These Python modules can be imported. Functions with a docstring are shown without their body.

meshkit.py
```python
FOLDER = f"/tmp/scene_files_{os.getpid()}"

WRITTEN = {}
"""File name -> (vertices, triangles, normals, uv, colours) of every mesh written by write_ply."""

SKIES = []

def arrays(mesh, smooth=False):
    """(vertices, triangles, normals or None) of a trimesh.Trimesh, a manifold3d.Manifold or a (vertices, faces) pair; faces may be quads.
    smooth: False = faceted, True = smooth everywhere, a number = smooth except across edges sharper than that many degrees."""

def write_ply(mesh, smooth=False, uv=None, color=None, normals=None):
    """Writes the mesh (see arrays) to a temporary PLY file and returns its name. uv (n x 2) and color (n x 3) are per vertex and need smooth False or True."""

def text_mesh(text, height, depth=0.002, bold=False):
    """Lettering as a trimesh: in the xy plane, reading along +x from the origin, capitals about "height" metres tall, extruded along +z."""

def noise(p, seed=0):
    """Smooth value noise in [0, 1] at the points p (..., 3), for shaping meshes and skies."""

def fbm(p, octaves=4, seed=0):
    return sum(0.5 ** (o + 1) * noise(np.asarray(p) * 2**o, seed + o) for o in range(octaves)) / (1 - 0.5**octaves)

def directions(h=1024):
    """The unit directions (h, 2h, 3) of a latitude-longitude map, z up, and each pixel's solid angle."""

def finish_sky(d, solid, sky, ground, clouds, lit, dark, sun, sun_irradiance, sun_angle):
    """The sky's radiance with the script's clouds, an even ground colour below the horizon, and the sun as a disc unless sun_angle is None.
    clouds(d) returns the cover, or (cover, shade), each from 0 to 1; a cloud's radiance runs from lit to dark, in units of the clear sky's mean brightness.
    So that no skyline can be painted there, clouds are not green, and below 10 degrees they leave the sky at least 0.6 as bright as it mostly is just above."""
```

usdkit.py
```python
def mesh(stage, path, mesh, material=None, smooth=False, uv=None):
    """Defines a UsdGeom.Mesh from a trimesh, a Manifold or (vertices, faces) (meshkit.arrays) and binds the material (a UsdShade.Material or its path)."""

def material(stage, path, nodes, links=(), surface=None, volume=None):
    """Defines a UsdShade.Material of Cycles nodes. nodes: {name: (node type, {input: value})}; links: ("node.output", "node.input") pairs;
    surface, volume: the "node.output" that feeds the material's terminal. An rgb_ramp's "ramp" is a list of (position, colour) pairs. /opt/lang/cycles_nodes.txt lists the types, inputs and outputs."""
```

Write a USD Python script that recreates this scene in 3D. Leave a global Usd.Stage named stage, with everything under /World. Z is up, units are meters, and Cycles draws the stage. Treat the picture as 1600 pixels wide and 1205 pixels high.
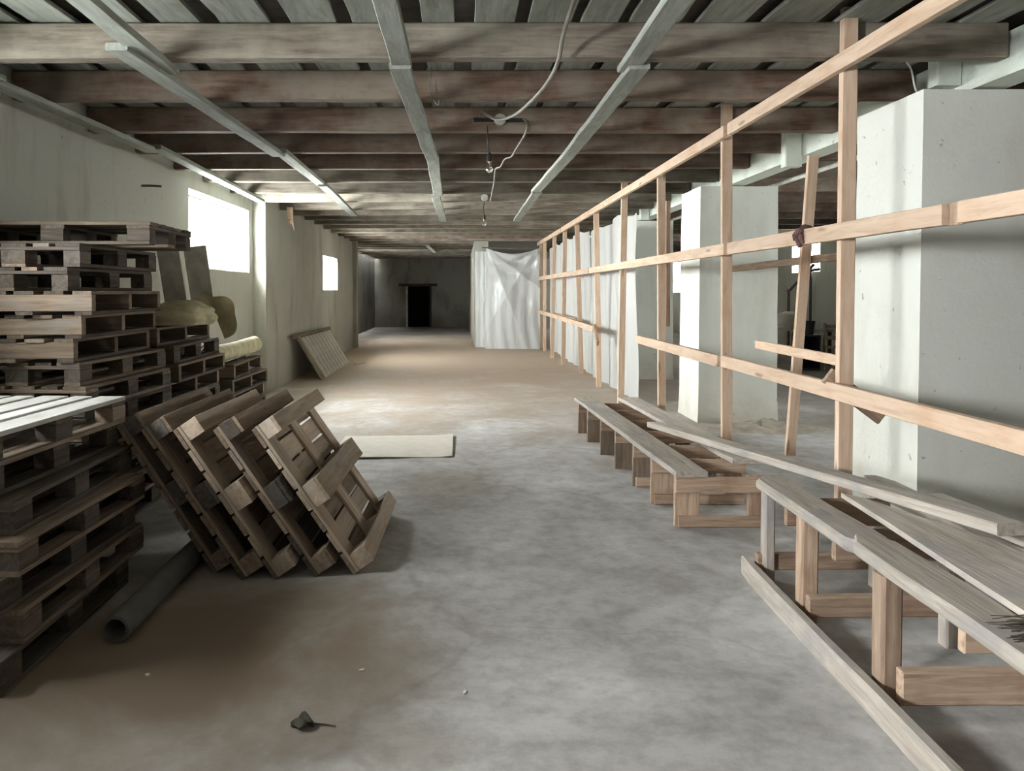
import math, random
import numpy as np, trimesh, manifold3d as m3, usdkit, meshkit
from shapely.geometry import Polygon
from pxr import Usd, UsdGeom, UsdLux, Gf, Sdf, UsdShade

stage = Usd.Stage.CreateInMemory()
UsdGeom.SetStageUpAxis(stage, 'Z')
UsdGeom.SetStageMetersPerUnit(stage, 1.0)
UsdGeom.Xform.Define(stage, '/World')
UsdGeom.Scope.Define(stage, '/World/Looks')
rng = random.Random(11)

# ------------------------------------------------------------------ camera, sky, daylight, exposure
CAM_H = 1.6
cam = UsdGeom.Camera.Define(stage, '/World/Camera')
cam.AddTranslateOp().Set((0, 0, CAM_H))
cam.AddRotateXOp().Set(90 - 1.5)
cam.CreateFocalLengthAttr(27.0)
cam.CreateHorizontalApertureAttr(36.0)
cam.CreateHorizontalApertureOffsetAttr(82 / 1600 * 36)
cam.CreateVerticalApertureOffsetAttr(-116 / 1600 * 36)
cam.CreateFStopAttr(0.0)
cam.CreateExposureAttr(0.48)

dome = UsdLux.DomeLight.Define(stage, '/World/Sky')
dome.CreateIntensityAttr(6.0)
dome.CreateColorAttr(Gf.Vec3f(0.93, 0.97, 1.0))

def day(name, loc, w, h, rz, power, color=(0.97, 0.985, 1.0), tilt=0):
    """daylight that comes in through a window or gate opening; emits along the opening's inward side"""
    l = UsdLux.RectLight.Define(stage, '/World/' + name)
    l.AddTranslateOp().Set(loc)
    l.AddRotateZOp().Set(rz)
    l.AddRotateXOp().Set(90 - tilt)
    l.CreateWidthAttr(w); l.CreateHeightAttr(h)
    l.CreateIntensityAttr(power)
    l.CreateColorAttr(Gf.Vec3f(*color))
    return l

# openings: (Y0, Y1, z0, z1)
W_A, W_B, W_C, W_D = (-1.05, -0.30, 1.62, 2.36), (2.4, 4.0, 1.88, 2.80), (9.1, 11.7, 1.88, 2.82), (16.9, 18.9, 1.63, 2.39)
W_E = (24.0, 26.2, 1.5, 2.4)
R_A, R_B, R_C = (6.6, 9.0, 1.7, 2.75), (17.7, 19.2, 2.05, 2.8), (28.6, 30.0, 1.55, 2.75)
XL, XL2, XR, WT = -3.2, -3.0, 8.3, 0.35
P = 30.0
day('daylight_a', (XL - 0.05, (W_A[0] + W_A[1]) / 2, (W_A[2] + W_A[3]) / 2), 0.50, 0.55, -90, P * 11.0)
day('daylight_b', (XL - WT - 0.28, (W_B[0] + W_B[1]) / 2, (W_B[2] + W_B[3]) / 2 + 0.14), W_B[1] - W_B[0], W_B[3] - W_B[2], -90, P * 0.7, tilt=35)
day('daylight_c', (XL - WT - 0.03, (W_C[0] + W_C[1]) / 2, (W_C[2] + W_C[3]) / 2), W_C[1] - W_C[0], W_C[3] - W_C[2], -90, P * 1.75)
day('daylight_d', (XL2 - WT - 0.03, (W_D[0] + W_D[1]) / 2, (W_D[2] + W_D[3]) / 2), W_D[1] - W_D[0], W_D[3] - W_D[2], -90, P * 2.0)
day('daylight_i', (-4.23, 25.1, 1.95), 2.2, 0.9, -90, P * 0.8)
for nm, (a, b, c, d), k in (('daylight_e', R_A, 0.2), ('daylight_f', R_B, 0.8), ('daylight_g', R_C, 2.0)):
    day(nm, (XR + WT + 0.03, (a + b) / 2, (c + d) / 2), b - a, d - c, 90, P * k)

# ------------------------------------------------------------------ helpers
used = {}
def numbered(path):
    if path not in used:
        used[path] = 0
        return path
    used[path] += 1
    return f'{path}_{used[path]:03d}'

def pth(o):
    return str(o.GetPath()) if o is not None else '/World'

def mat4(M):
    return Gf.Matrix4d(*np.asarray(M, float).T.ravel().tolist())

def obj(name, mesh, material, parent=None, M=None, smooth=30):
    p = numbered(pth(parent) + '/' + name)
    g = usdkit.mesh(stage, p, mesh, material, smooth=smooth)
    if M is not None:
        g.AddTransformOp().Set(mat4(M))
    return g.GetPrim()

def tag(o, label=None, cat=None, group=None, kind=None):
    for k, v in (('label', label), ('category', cat), ('group', group), ('kind', kind)):
        if v:
            o.SetCustomDataByKey(k, v)
    return o

def thing(name, label=None, cat=None, group=None, M=None, kind=None):
    x = UsdGeom.Xform.Define(stage, numbered('/World/' + name))
    if M is not None:
        x.AddTransformOp().Set(mat4(M))
    return tag(x.GetPrim(), label, cat, group, kind)

def T(x, y, z, rz=0.0):
    M = trimesh.transformations.rotation_matrix(math.radians(rz), [0, 0, 1])
    M[:3, 3] = (x, y, z)
    return M

def V(*a):
    return np.array(a, float)

def line_frame(p0, p1, up):
    """columns: x along the piece, y its width, z its thickness (closest to up); origin in the middle"""
    p0, p1, up = V(*p0), V(*p1), V(*up)
    x = p1 - p0
    L = np.linalg.norm(x); x /= L
    y = np.cross(up, x); y /= np.linalg.norm(y)
    z = np.cross(x, y)
    M = np.eye(4); M[:3, 0], M[:3, 1], M[:3, 2], M[:3, 3] = x, y, z, (p0 + p1) / 2
    return M, L

def plank(L, w, t, seg=1, c=None, wob=0.0, seed=0, round_ends=False, bow=0.0):
    """a sawn board along x with worn (chamfered) edges, optionally uneven"""
    c = min(w, t) * 0.13 if c is None else c
    hw, ht = w / 2, t / 2
    prof = np.array([(-hw + c, -ht), (hw - c, -ht), (hw, -ht + c), (hw, ht - c), (hw - c, ht), (-hw + c, ht), (-hw, ht - c), (-hw, -ht + c)])
    xs = np.linspace(-L / 2, L / 2, seg + 1)
    r = np.random.default_rng(seed)
    ph = r.uniform(0, 50, 4)
    rings = []
    for x in xs:
        q = prof.copy()
        if wob:
            n = [meshkit.noise(np.array([[x * 2.3 + ph[k], k * 7.1 + seed, 0.3]]))[0] - 0.5 for k in range(3)]
            q[:, 0] *= 1 + n[0] * wob * 1.2
            q[:, 0] += n[1] * wob * w * 0.5
            q[:, 1] += n[2] * wob * t * 0.5
        if round_ends:
            e = min(1.0, math.sqrt(max(0.0, 1 - (1 - min(1, (L / 2 - abs(x)) / (w * 0.4))) ** 2)) * 0.55 + 0.45)
            q[:, 0] *= e
        q[:, 1] += bow * (1 - (2 * x / L) ** 2)
        rings.append(np.column_stack([np.full(8, x), q]))
    v = np.vstack(rings)
    f = []
    for i in range(seg):
        for j in range(8):
            a, b = i * 8 + j, i * 8 + (j + 1) % 8
            f += [(a, b, b + 8), (a, b + 8, a + 8)]
    for j in range(1, 7):
        f.append((0, j + 1, j))
        o = seg * 8
        f.append((o, o + j, o + j + 1))
    f = np.array(f)[:, [0, 2, 1]]
    m = trimesh.Trimesh(v, f, process=False)
    if m.volume < 0:
        m.invert()
    return m

def stick(name, p0, p1, w, t, material, parent=None, up=(0, 0, 1), seg=1, wob=0.0, c=None, round_ends=False, bow=0.0):
    M, L = line_frame(p0, p1, up)
    return obj(name, plank(L, w, t, seg, c, wob, rng.randrange(10 ** 6), round_ends, bow), material, parent, M)

def box(x0, x1, y0, y1, z0, z1):
    return m3.Manifold.cube([x1 - x0, y1 - y0, z1 - z0]).translate([x0, y0, z0])

def tm(man):
    m = man.to_mesh()
    return trimesh.Trimesh(np.array(m.vert_properties[:, :3]), np.array(m.tri_verts), process=False)

def rough(man, length, amp, scale=3.0, seed=0):
    m = tm(man.refine_to_length(length))
    n = m.vertex_normals
    d = (meshkit.fbm(m.vertices * scale, 3, seed) - 0.5) * 2 * amp
    m.vertices = m.vertices + n * d[:, None]
    return m

def tube(pts, r, sides=8, smooth_n=6, cap=True):
    """a round cable through pts (Catmull-Rom)"""
    p = np.asarray(pts, float)
    if smooth_n > 1 and len(p) > 2:
        q = np.vstack([2 * p[0] - p[1], p, 2 * p[-1] - p[-2]])
        out = []
        for i in range(1, len(q) - 2):
            for s in np.linspace(0, 1, smooth_n, endpoint=False):
                a, b, c_, d = q[i - 1], q[i], q[i + 1], q[i + 2]
                out.append(0.5 * (2 * b + (c_ - a) * s + (2 * a - 5 * b + 4 * c_ - d) * s ** 2 + (3 * b - a - 3 * c_ + d) * s ** 3))
        p = np.vstack(out + [p[-1]])
    rr = np.broadcast_to(np.asarray(r, float), (len(p),)) if np.ndim(r) == 0 else np.interp(np.linspace(0, 1, len(p)), np.linspace(0, 1, len(r)), r)
    t = np.gradient(p, axis=0); t /= np.linalg.norm(t, axis=1, keepdims=True) + 1e-12
    a = np.cross(t, [0.31, 0.2, 0.93]); a /= np.linalg.norm(a, axis=1, keepdims=True) + 1e-12
    b = np.cross(t, a)
    ang = np.arange(sides) * 2 * np.pi / sides
    v = (p[:, None] + rr[:, None, None] * (np.cos(ang)[None, :, None] * a[:, None] + np.sin(ang)[None, :, None] * b[:, None])).reshape(-1, 3)
    f = []
    for i in range(len(p) - 1):
        for j in range(sides):
            k, l = i * sides + j, i * sides + (j + 1) % sides
            f += [(k, l, l + sides), (k, l + sides, k + sides)]
    if cap:
        e = (len(p) - 1) * sides
        for j in range(1, sides - 1):
            f += [(0, j + 1, j), (e, e + j, e + j + 1)]
    return trimesh.Trimesh(v, np.array(f), process=False)

def lathe(profile, n=24):
    return trimesh.creation.revolve(np.array(profile, float), sections=n)

# ------------------------------------------------------------------ materials
def wood(name, dark, mid, light, rough_=0.8, blotch=None, blotch_amt=0.5, vary=0.35, grain=16.0, bump=0.25, knots=0.0, lo=0.5, hi=0.66):
    n = {
        't': ('texture_coordinate', {}), 'i': ('object_info', {}),
        'off': ('vector_math', {'math_type': 'scale', 'scale': 23.0}),
        'add': ('vector_math', {'math_type': 'add'}),
        'map': ('mapping', {'scale': (1.1, grain, grain)}),
        'g': ('noise_texture', {'scale': 2.2, 'detail': 7.0, 'roughness': 0.62, 'distortion': 0.7}),
        'r': ('rgb_ramp', {'ramp': [(0.28, dark), (0.5, mid), (0.74, light)]}),
        'b': ('noise_texture', {'scale': 2.6, 'detail': 5.0, 'roughness': 0.6}),
        'br': ('rgb_ramp', {'ramp': [(lo, (0, 0, 0)), (hi, (blotch_amt,) * 3)]}),
        'mx': ('mix', {'color2': blotch or dark}),
        'k': ('voronoi_texture', {'scale': 1.0, 'randomness': 1.0}),
        'kmap': ('mapping', {'scale': (1.7, 9.0, 9.0)}),
        'kr': ('rgb_ramp', {'ramp': [(0.0, (knots,) * 3), (0.10, (knots * 0.8,) * 3), (0.16, (0, 0, 0))]}),
        'kx': ('mix', {'color2': tuple(x * 0.55 for x in dark)}),
        'vm': ('map_range', {'from_min': 0.0, 'from_max': 1.0, 'to_min': 1 - vary, 'to_max': 1 + vary * 0.7}),
        'h': ('hsv', {}),
        'bp': ('bump', {'strength': bump, 'distance': 0.012}),
        'p': ('principled_bsdf', {'roughness': rough_, 'specular_ior_level': 0.25}),
    }
    l = [('i.random', 'off.vector1'), ('t.object', 'add.vector1'), ('off.vector', 'add.vector2'), ('add.vector', 'map.vector'), ('map.vector', 'g.vector'),
         ('g.fac', 'r.fac'), ('add.vector', 'b.vector'), ('b.fac', 'br.fac'), ('br.color', 'mx.fac'), ('r.color', 'mx.color1'),
         ('add.vector', 'kmap.vector'), ('kmap.vector', 'k.vector'), ('k.distance', 'kr.fac'), ('kr.color', 'kx.fac'), ('mx.color', 'kx.color1'),
         ('i.random', 'vm.value'), ('vm.result', 'h.value'), ('kx.color', 'h.color'), ('h.color', 'p.base_color'),
         ('g.fac', 'bp.height'), ('bp.normal', 'p.normal')]
    return usdkit.material(stage, '/World/Looks/' + name, n, l, surface='p.BSDF')

def plaster(name, base, dirt, dirt2, lo=0.5, hi=0.72, amt=0.6, amt2=0.5, scale=0.8, bump=0.35, fine=18.0):
    n = {
        'g': ('geometry', {}),
        'a': ('noise_texture', {'scale': scale, 'detail': 8.0, 'roughness': 0.62, 'distortion': 0.4}),
        'ar': ('rgb_ramp', {'ramp': [(lo, (0, 0, 0)), (hi, (amt,) * 3)]}),
        'm1': ('mix', {'color1': base, 'color2': dirt}),
        'bm': ('mapping', {'scale': (1.6, 1.6, 0.5)}),
        'b': ('noise_texture', {'scale': 1.3, 'detail': 6.0, 'roughness': 0.6}),
        'brr': ('rgb_ramp', {'ramp': [(0.54, (0, 0, 0)), (0.74, (amt2,) * 3)]}),
        'm2': ('mix', {'color2': dirt2}),
        's': ('noise_texture', {'scale': 16.0, 'detail': 3.0, 'roughness': 0.5}),
        'sr': ('rgb_ramp', {'ramp': [(0.70, (0, 0, 0)), (0.76, (0.55,) * 3)]}),
        'm3': ('mix', {'color2': tuple(x * 0.35 for x in dirt2)}),
        'z': ('separate_xyz', {}), 'zm': ('map_range', {'from_min': 0.0, 'from_max': 0.9, 'to_min': 0.75, 'to_max': 0.0, 'clamp': True}),
        'za': ('math', {'math_type': 'multiply_add', 'value2': 2.6, 'value3': -0.75}), 'zz': ('math', {'math_type': 'multiply', 'use_clamp': True}), 'm4': ('mix', {'color2': tuple(x * 1.05 for x in dirt2)}),
        'f': ('noise_texture', {'scale': fine, 'detail': 6.0, 'roughness': 0.6}),
        'bp': ('bump', {'strength': bump, 'distance': 0.02}),
        'p': ('principled_bsdf', {'roughness': 0.9, 'specular_ior_level': 0.2}),
    }
    l = [('g.position', 'a.vector'), ('a.fac', 'ar.fac'), ('ar.color', 'm1.fac'), ('g.position', 'bm.vector'), ('bm.vector', 'b.vector'), ('b.fac', 'brr.fac'),
         ('brr.color', 'm2.fac'), ('m1.color', 'm2.color1'), ('g.position', 's.vector'), ('s.fac', 'sr.fac'), ('sr.color', 'm3.fac'), ('m2.color', 'm3.color1'),
         ('m3.color', 'm4.color1'), ('g.position', 'z.vector'), ('z.z', 'zm.value'), ('a.fac', 'za.value1'), ('za.value', 'zz.value1'), ('zm.result', 'zz.value2'), ('zz.value', 'm4.fac'), ('m4.color', 'p.base_color'), ('g.position', 'f.vector'), ('f.fac', 'bp.height'), ('bp.normal', 'p.normal')]
    return usdkit.material(stage, '/World/Looks/' + name, n, l, surface='p.BSDF')

def plain(name, color, rough_=0.6, lo=0.72, hi=1.18, **kw):
    n = {'g': ('texture_coordinate', {}), 'n': ('noise_texture', {'scale': 9.0, 'detail': 5.0}),
         'r': ('rgb_ramp', {'ramp': [(0.3, tuple(c * lo for c in color)), (0.7, tuple(min(1, c * hi) for c in color))]}),
         'p': ('principled_bsdf', {'roughness': rough_, **kw})}
    return usdkit.material(stage, '/World/Looks/' + name, n, [('g.object', 'n.vector'), ('n.fac', 'r.fac'), ('r.color', 'p.base_color')], surface='p.BSDF')

M_ = {}
M_['pine'] = wood('fresh_pine', (0.50, 0.35, 0.24), (0.65, 0.48, 0.35), (0.73, 0.57, 0.44), 0.65, (0.50, 0.27, 0.15), 0.35, 0.16, 12.0, 0.10, 0.85)
M_['grey'] = wood('weathered_wood', (0.32, 0.275, 0.225), (0.47, 0.42, 0.36), (0.60, 0.55, 0.49), 0.8, (0.34, 0.325, 0.32), 0.8, 0.22, 15.0, 0.30, 0.4)
M_['brown'] = wood('brown_wood', (0.23, 0.155, 0.11), (0.41, 0.295, 0.21), (0.54, 0.41, 0.31), 0.8, (0.24, 0.13, 0.09), 0.5, 0.25, 15.0, 0.28, 0.4)
M_['pal_d'] = wood('pallet_wood_dark', (0.055, 0.044, 0.036), (0.105, 0.084, 0.066), (0.17, 0.14, 0.112), 0.85, (0.10, 0.095, 0.09), 0.6, 0.35, 15.0, 0.30, 0.3)
M_['pal_m'] = wood('pallet_wood_brown', (0.12, 0.088, 0.062), (0.215, 0.16, 0.115), (0.32, 0.25, 0.185), 0.85, (0.20, 0.185, 0.17), 0.6, 0.35, 15.0, 0.30, 0.3)
M_['pal_l'] = wood('pallet_wood_pale', (0.30, 0.225, 0.165), (0.44, 0.345, 0.26), (0.56, 0.46, 0.365), 0.85, (0.36, 0.34, 0.31), 0.6, 0.28, 15.0, 0.30, 0.3)
M_['pal_w'] = wood('pallet_wood_bleached', (0.44, 0.42, 0.385), (0.58, 0.565, 0.53), (0.70, 0.69, 0.66), 0.8, (0.40, 0.38, 0.34), 0.5, 0.15, 15.0, 0.25, 0.3)
M_['beam'] = wood('ceiling_beam_wood', (0.085, 0.05, 0.037), (0.155, 0.098, 0.07), (0.24, 0.165, 0.125), 0.85, (0.26, 0.225, 0.18), 0.75, 0.38, 12.0, 0.22, 0.3, 0.40, 0.62)
M_['beam_grey'] = wood('grey_ceiling_beam_wood', (0.085, 0.068, 0.052), (0.16, 0.135, 0.107), (0.245, 0.215, 0.172), 0.85, (0.27, 0.25, 0.20), 0.7, 0.38, 12.0, 0.22, 0.3, 0.42, 0.66)
M_['white_board'] = wood('whitewashed_board', (0.21, 0.215, 0.185), (0.31, 0.325, 0.285), (0.41, 0.425, 0.375), 0.9, (0.24, 0.19, 0.14), 0.55, 0.18, 9.0, 0.25, 0.15, 0.54, 0.74)
M_['girder'] = plaster('painted_girder', (0.70, 0.75, 0.67), (0.42, 0.44, 0.38), (0.32, 0.30, 0.24), 0.52, 0.75, 0.5, 0.4, 2.0, 0.2)
M_['wall'] = plaster('old_whitewash', (0.46, 0.46, 0.405), (0.33, 0.31, 0.25), (0.25, 0.205, 0.15), 0.50, 0.72, 0.7, 0.55, 0.55, 0.4)
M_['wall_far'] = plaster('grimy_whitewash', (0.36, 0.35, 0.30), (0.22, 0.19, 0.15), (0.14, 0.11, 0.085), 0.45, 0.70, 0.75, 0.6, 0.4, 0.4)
M_['pillar'] = plaster('pillar_whitewash', (0.73, 0.74, 0.68), (0.56, 0.55, 0.48), (0.45, 0.40, 0.32), 0.54, 0.78, 0.5, 0.35, 0.9, 0.16, 24.0)
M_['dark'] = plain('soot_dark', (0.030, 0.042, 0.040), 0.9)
M_['roof'] = plain('dark_roof_boards', (0.17, 0.15, 0.125), 0.9)
M_['black'] = plain('black_bakelite', (0.02, 0.018, 0.018), 0.45)
M_['cable'] = plain('grey_cable', (0.22, 0.205, 0.17), 0.6)
M_['grey_box'] = plain('grey_plastic', (0.45, 0.46, 0.42), 0.6)
M_['pipe'] = plain('asbestos_pipe', (0.095, 0.092, 0.082), 0.85)
M_['steel'] = plain('rusty_steel', (0.14, 0.11, 0.095), 0.6, metallic=0.3)
M_['foam'] = plain('yellow_foam', (0.62, 0.56, 0.36), 0.85)
M_['sheet'] = plain('fibreboard', (0.58, 0.54, 0.47), 0.8, 0.93, 1.05)
M_['offcut'] = plain('grey_green_board', (0.47, 0.44, 0.38), 0.85)
M_['rubble'] = plain('plaster_rubble', (0.36, 0.32, 0.26), 0.95)
M_['twig'] = plain('dark_twigs', (0.075, 0.065, 0.05), 0.85)
M_['leaf'] = plain('dry_leaf', (0.06, 0.055, 0.035), 0.8)
M_['paper'] = plain('white_scrap', (0.7, 0.69, 0.66), 0.8)
M_['rag'] = plain('brown_rag', (0.13, 0.065, 0.06), 0.8)
M_['brass'] = plain('brass_thread', (0.55, 0.42, 0.2), 0.35, metallic=1.0)
M_['frame'] = plain('window_frame_paint', (0.75, 0.75, 0.70), 0.6)
M_['glass'] = usdkit.material(stage, '/World/Looks/bulb_glass', {'p': ('principled_bsdf', {'base_color': (1, 1, 1), 'roughness': 0.02, 'transmission_weight': 1.0, 'ior': 1.3})}, surface='p.BSDF')
M_['pane'] = usdkit.material(stage, '/World/Looks/window_pane', {'a': ('transparent_bsdf', {'color': (0.97, 0.98, 0.97)}), 'g': ('glossy_bsdf', {'roughness': 0.03}), 'm': ('mix_closure', {'fac': 0.05})},
                             [('a.BSDF', 'm.closure1'), ('g.BSDF', 'm.closure2')], surface='m.closure')
M_['film'] = usdkit.material(stage, '/World/Looks/polythene_film', {
    'a': ('transparent_bsdf', {'color': (0.96, 0.97, 0.97)}), 'b': ('translucent_bsdf', {'color': (0.90, 0.92, 0.92)}),
    'p': ('principled_bsdf', {'base_color': (0.88, 0.90, 0.89), 'roughness': 0.27, 'specular_ior_level': 0.7}),
    'm': ('mix_closure', {'fac': 0.55}), 'n': ('mix_closure', {'fac': 0.88})},
    [('b.BSDF', 'm.closure1'), ('p.BSDF', 'm.closure2'), ('a.BSDF', 'n.closure1'), ('m.closure', 'n.closure2')], surface='n.closure')

M_['film_thick'] = usdkit.material(stage, '/World/Looks/milky_polythene', {
    'b': ('translucent_bsdf', {'color': (0.70, 0.70, 0.68)}), 'p': ('principled_bsdf', {'base_color': (0.66, 0.66, 0.63), 'roughness': 0.5, 'specular_ior_level': 0.4}), 'm': ('mix_closure', {'fac': 0.6})},
    [('b.BSDF', 'm.closure1'), ('p.BSDF', 'm.closure2')], surface='m.closure')

def blob_nodes(n, l, key, centre, radius, soft):
    """0..1 mask: 1 inside an ellipse on the floor with a ragged edge"""
    n[key + 's'] = ('vector_math', {'math_type': 'subtract', 'vector2': centre})
    n[key + 'd'] = ('vector_math', {'math_type': 'multiply', 'vector2': tuple(1 / r for r in radius)})
    n[key + 'l'] = ('vector_math', {'math_type': 'length'})
    n[key + 'n'] = ('math', {'math_type': 'multiply_add', 'value2': 1.5, 'value3': -0.75})
    n[key + 'a'] = ('math', {'math_type': 'add'})
    n[key + 'm'] = ('map_range', {'from_min': 1.0 + soft, 'from_max': 1.0 - soft, 'to_min': 0.0, 'to_max': 1.0, 'clamp': True})
    l += [('g.position', key + 's.vector1'), (key + 's.vector', key + 'd.vector1'), (key + 'd.vector', key + 'l.vector1'), ('big.fac', key + 'n.value1'),
          (key + 'l.value', key + 'a.value1'), (key + 'n.value', key + 'a.value2'), (key + 'a.value', key + 'm.value')]
    return key + 'm.result'

fn = {
    'g': ('geometry', {}),
    'big': ('noise_texture', {'scale': 0.9, 'detail': 7.0, 'roughness': 0.6, 'distortion': 0.6}),
    'r': ('rgb_ramp', {'ramp': [(0.32, (0.30, 0.285, 0.262)), (0.5, (0.425, 0.412, 0.395)), (0.68, (0.58, 0.572, 0.56))]}),
    'sp': ('noise_texture', {'scale': 7.0, 'detail': 9.0, 'roughness': 0.72}),
    'spr': ('rgb_ramp', {'ramp': [(0.36, (0.74, 0.73, 0.72)), (0.58, (1.0, 1.0, 1.0))]}),
    'mul': ('mix', {'mix_type': 'multiply', 'fac': 1.0}),
    'm1': ('mix', {'color2': (0.21, 0.155, 0.11)}), 'm2': ('mix', {'color2': (0.40, 0.31, 0.23)}),
    'cv': ('voronoi_texture', {'feature': 'distance_to_edge', 'scale': 0.55}),
    'cw': ('noise_texture', {'scale': 1.7, 'detail': 5.0}), 'cm': ('mix', {'fac': 0.35}),
    'cr': ('rgb_ramp', {'ramp': [(0.0, (1, 1, 1)), (0.004, (0.8, 0.8, 0.8)), (0.008, (0, 0, 0))]}),
    'cx': ('math', {'math_type': 'multiply', 'value2': 0.16}),
    'm3': ('mix', {'color2': (0.12, 0.11, 0.10)}),
    'bn': ('noise_texture', {'scale': 5.0, 'detail': 8.0, 'roughness': 0.55}),
    'bp': ('bump', {'strength': 0.12, 'distance': 0.02}),
    'p': ('principled_bsdf', {'roughness': 0.72, 'specular_ior_level': 0.35}),
}
fl = [('g.position', 'big.vector'), ('big.fac', 'r.fac'), ('g.position', 'sp.vector'), ('sp.fac', 'spr.fac'), ('r.color', 'mul.color1'), ('spr.color', 'mul.color2'),
      ('mul.color', 'm1.color1'), ('m1.color', 'm2.color1'), ('m2.color', 'm3.color1'), ('m3.color', 'p.base_color'),
      ('g.position', 'cw.vector'), ('g.position', 'cm.color1'), ('cw.color', 'cm.color2'), ('cm.color', 'cv.vector'), ('cv.distance', 'cr.fac'), ('cr.color', 'cx.value1'), ('cx.value', 'm3.fac'),
      ('g.position', 'bn.vector'), ('bn.fac', 'bp.height'), ('bp.normal', 'p.normal')]
fl.append((blob_nodes(fn, fl, 'pa', (-1.32, 3.35, 0), (1.1, 0.95, 9), 0.45), 'm1.fac'))      # dirt spilled around the pallets
fl.append((blob_nodes(fn, fl, 'pb', (0.0, 19.0, 0), (7.0, 8.5, 9), 0.45), 'm2.fac'))       # brown earth trodden in at the far end
M_['floor'] = usdkit.material(stage, '/World/Looks/concrete_floor', fn, fl, surface='p.BSDF')

# ------------------------------------------------------------------ the shell
YB, YM, YE = -6.0, 22.0, 34.0          # wall behind the camera, cross wall, end wall
def struct(name, mesh, material, smooth=False):
    return tag(obj(name, mesh, material, None, None, smooth), kind='structure')

g = trimesh.creation.box([14.5, 46, 0.1]); g.apply_translation([2.4, 16, -0.05])
struct('floor', g, M_['floor'])

def holed(b, holes):
    for h in holes:
        b = b - h
    return b
def yz_hole(x0, x1, w):
    return box(x0 - 0.2, x1 + 0.2, w[0], w[1], w[2], w[3])

near = holed(box(XL - WT, XL, YB, 11.9, 0, 3.45), [yz_hole(XL - WT, XL, w) for w in (W_A, W_B, W_C)])
struct('wall_left', rough(near, 0.25, 0.012, 1.4, 3), M_['wall'], 40)
far = holed(box(XL2 - WT, XL2, 11.9, 21.6, 0, 3.45), [yz_hole(XL2 - WT, XL2, W_D)])
struct('wall_left_far', rough(far, 0.25, 0.025, 1.2, 5), M_['wall'], 40)
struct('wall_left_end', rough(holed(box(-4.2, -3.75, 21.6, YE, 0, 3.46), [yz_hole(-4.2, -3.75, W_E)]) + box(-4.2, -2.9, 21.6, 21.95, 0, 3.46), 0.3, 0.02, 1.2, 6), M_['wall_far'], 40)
DR = (-2.33, -1.29)
end = holed(box(-4.2, XR + WT, YE, YE + 0.4, 0, 3.46), [box(DR[0], DR[1], YE - 0.2, YE + 0.6, -0.1, 1.82)])
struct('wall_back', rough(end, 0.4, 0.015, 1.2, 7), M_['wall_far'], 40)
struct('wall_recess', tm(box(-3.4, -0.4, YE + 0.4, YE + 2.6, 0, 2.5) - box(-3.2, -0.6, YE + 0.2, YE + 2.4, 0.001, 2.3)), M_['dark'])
struct('wall_cross', rough(box(0.42, 0.82, YM, YM + 0.3, 0, 3.2), 0.3, 0.02, 1.2, 8), M_['wall'], 40)
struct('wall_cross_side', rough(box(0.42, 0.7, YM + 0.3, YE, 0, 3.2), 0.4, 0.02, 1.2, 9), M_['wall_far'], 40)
rw = holed(box(XR, XR + WT, YB, YE + 0.4, 0, 3.45), [yz_hole(XR, XR + WT, w) for w in (R_A, R_B, R_C)])
struct('wall_right', rough(rw, 0.4, 0.012, 1.4, 4), M_['wall'], 40)
gw = box(XL - WT, XR + WT, YB - 0.35, YB, 0, 3.45)
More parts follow.
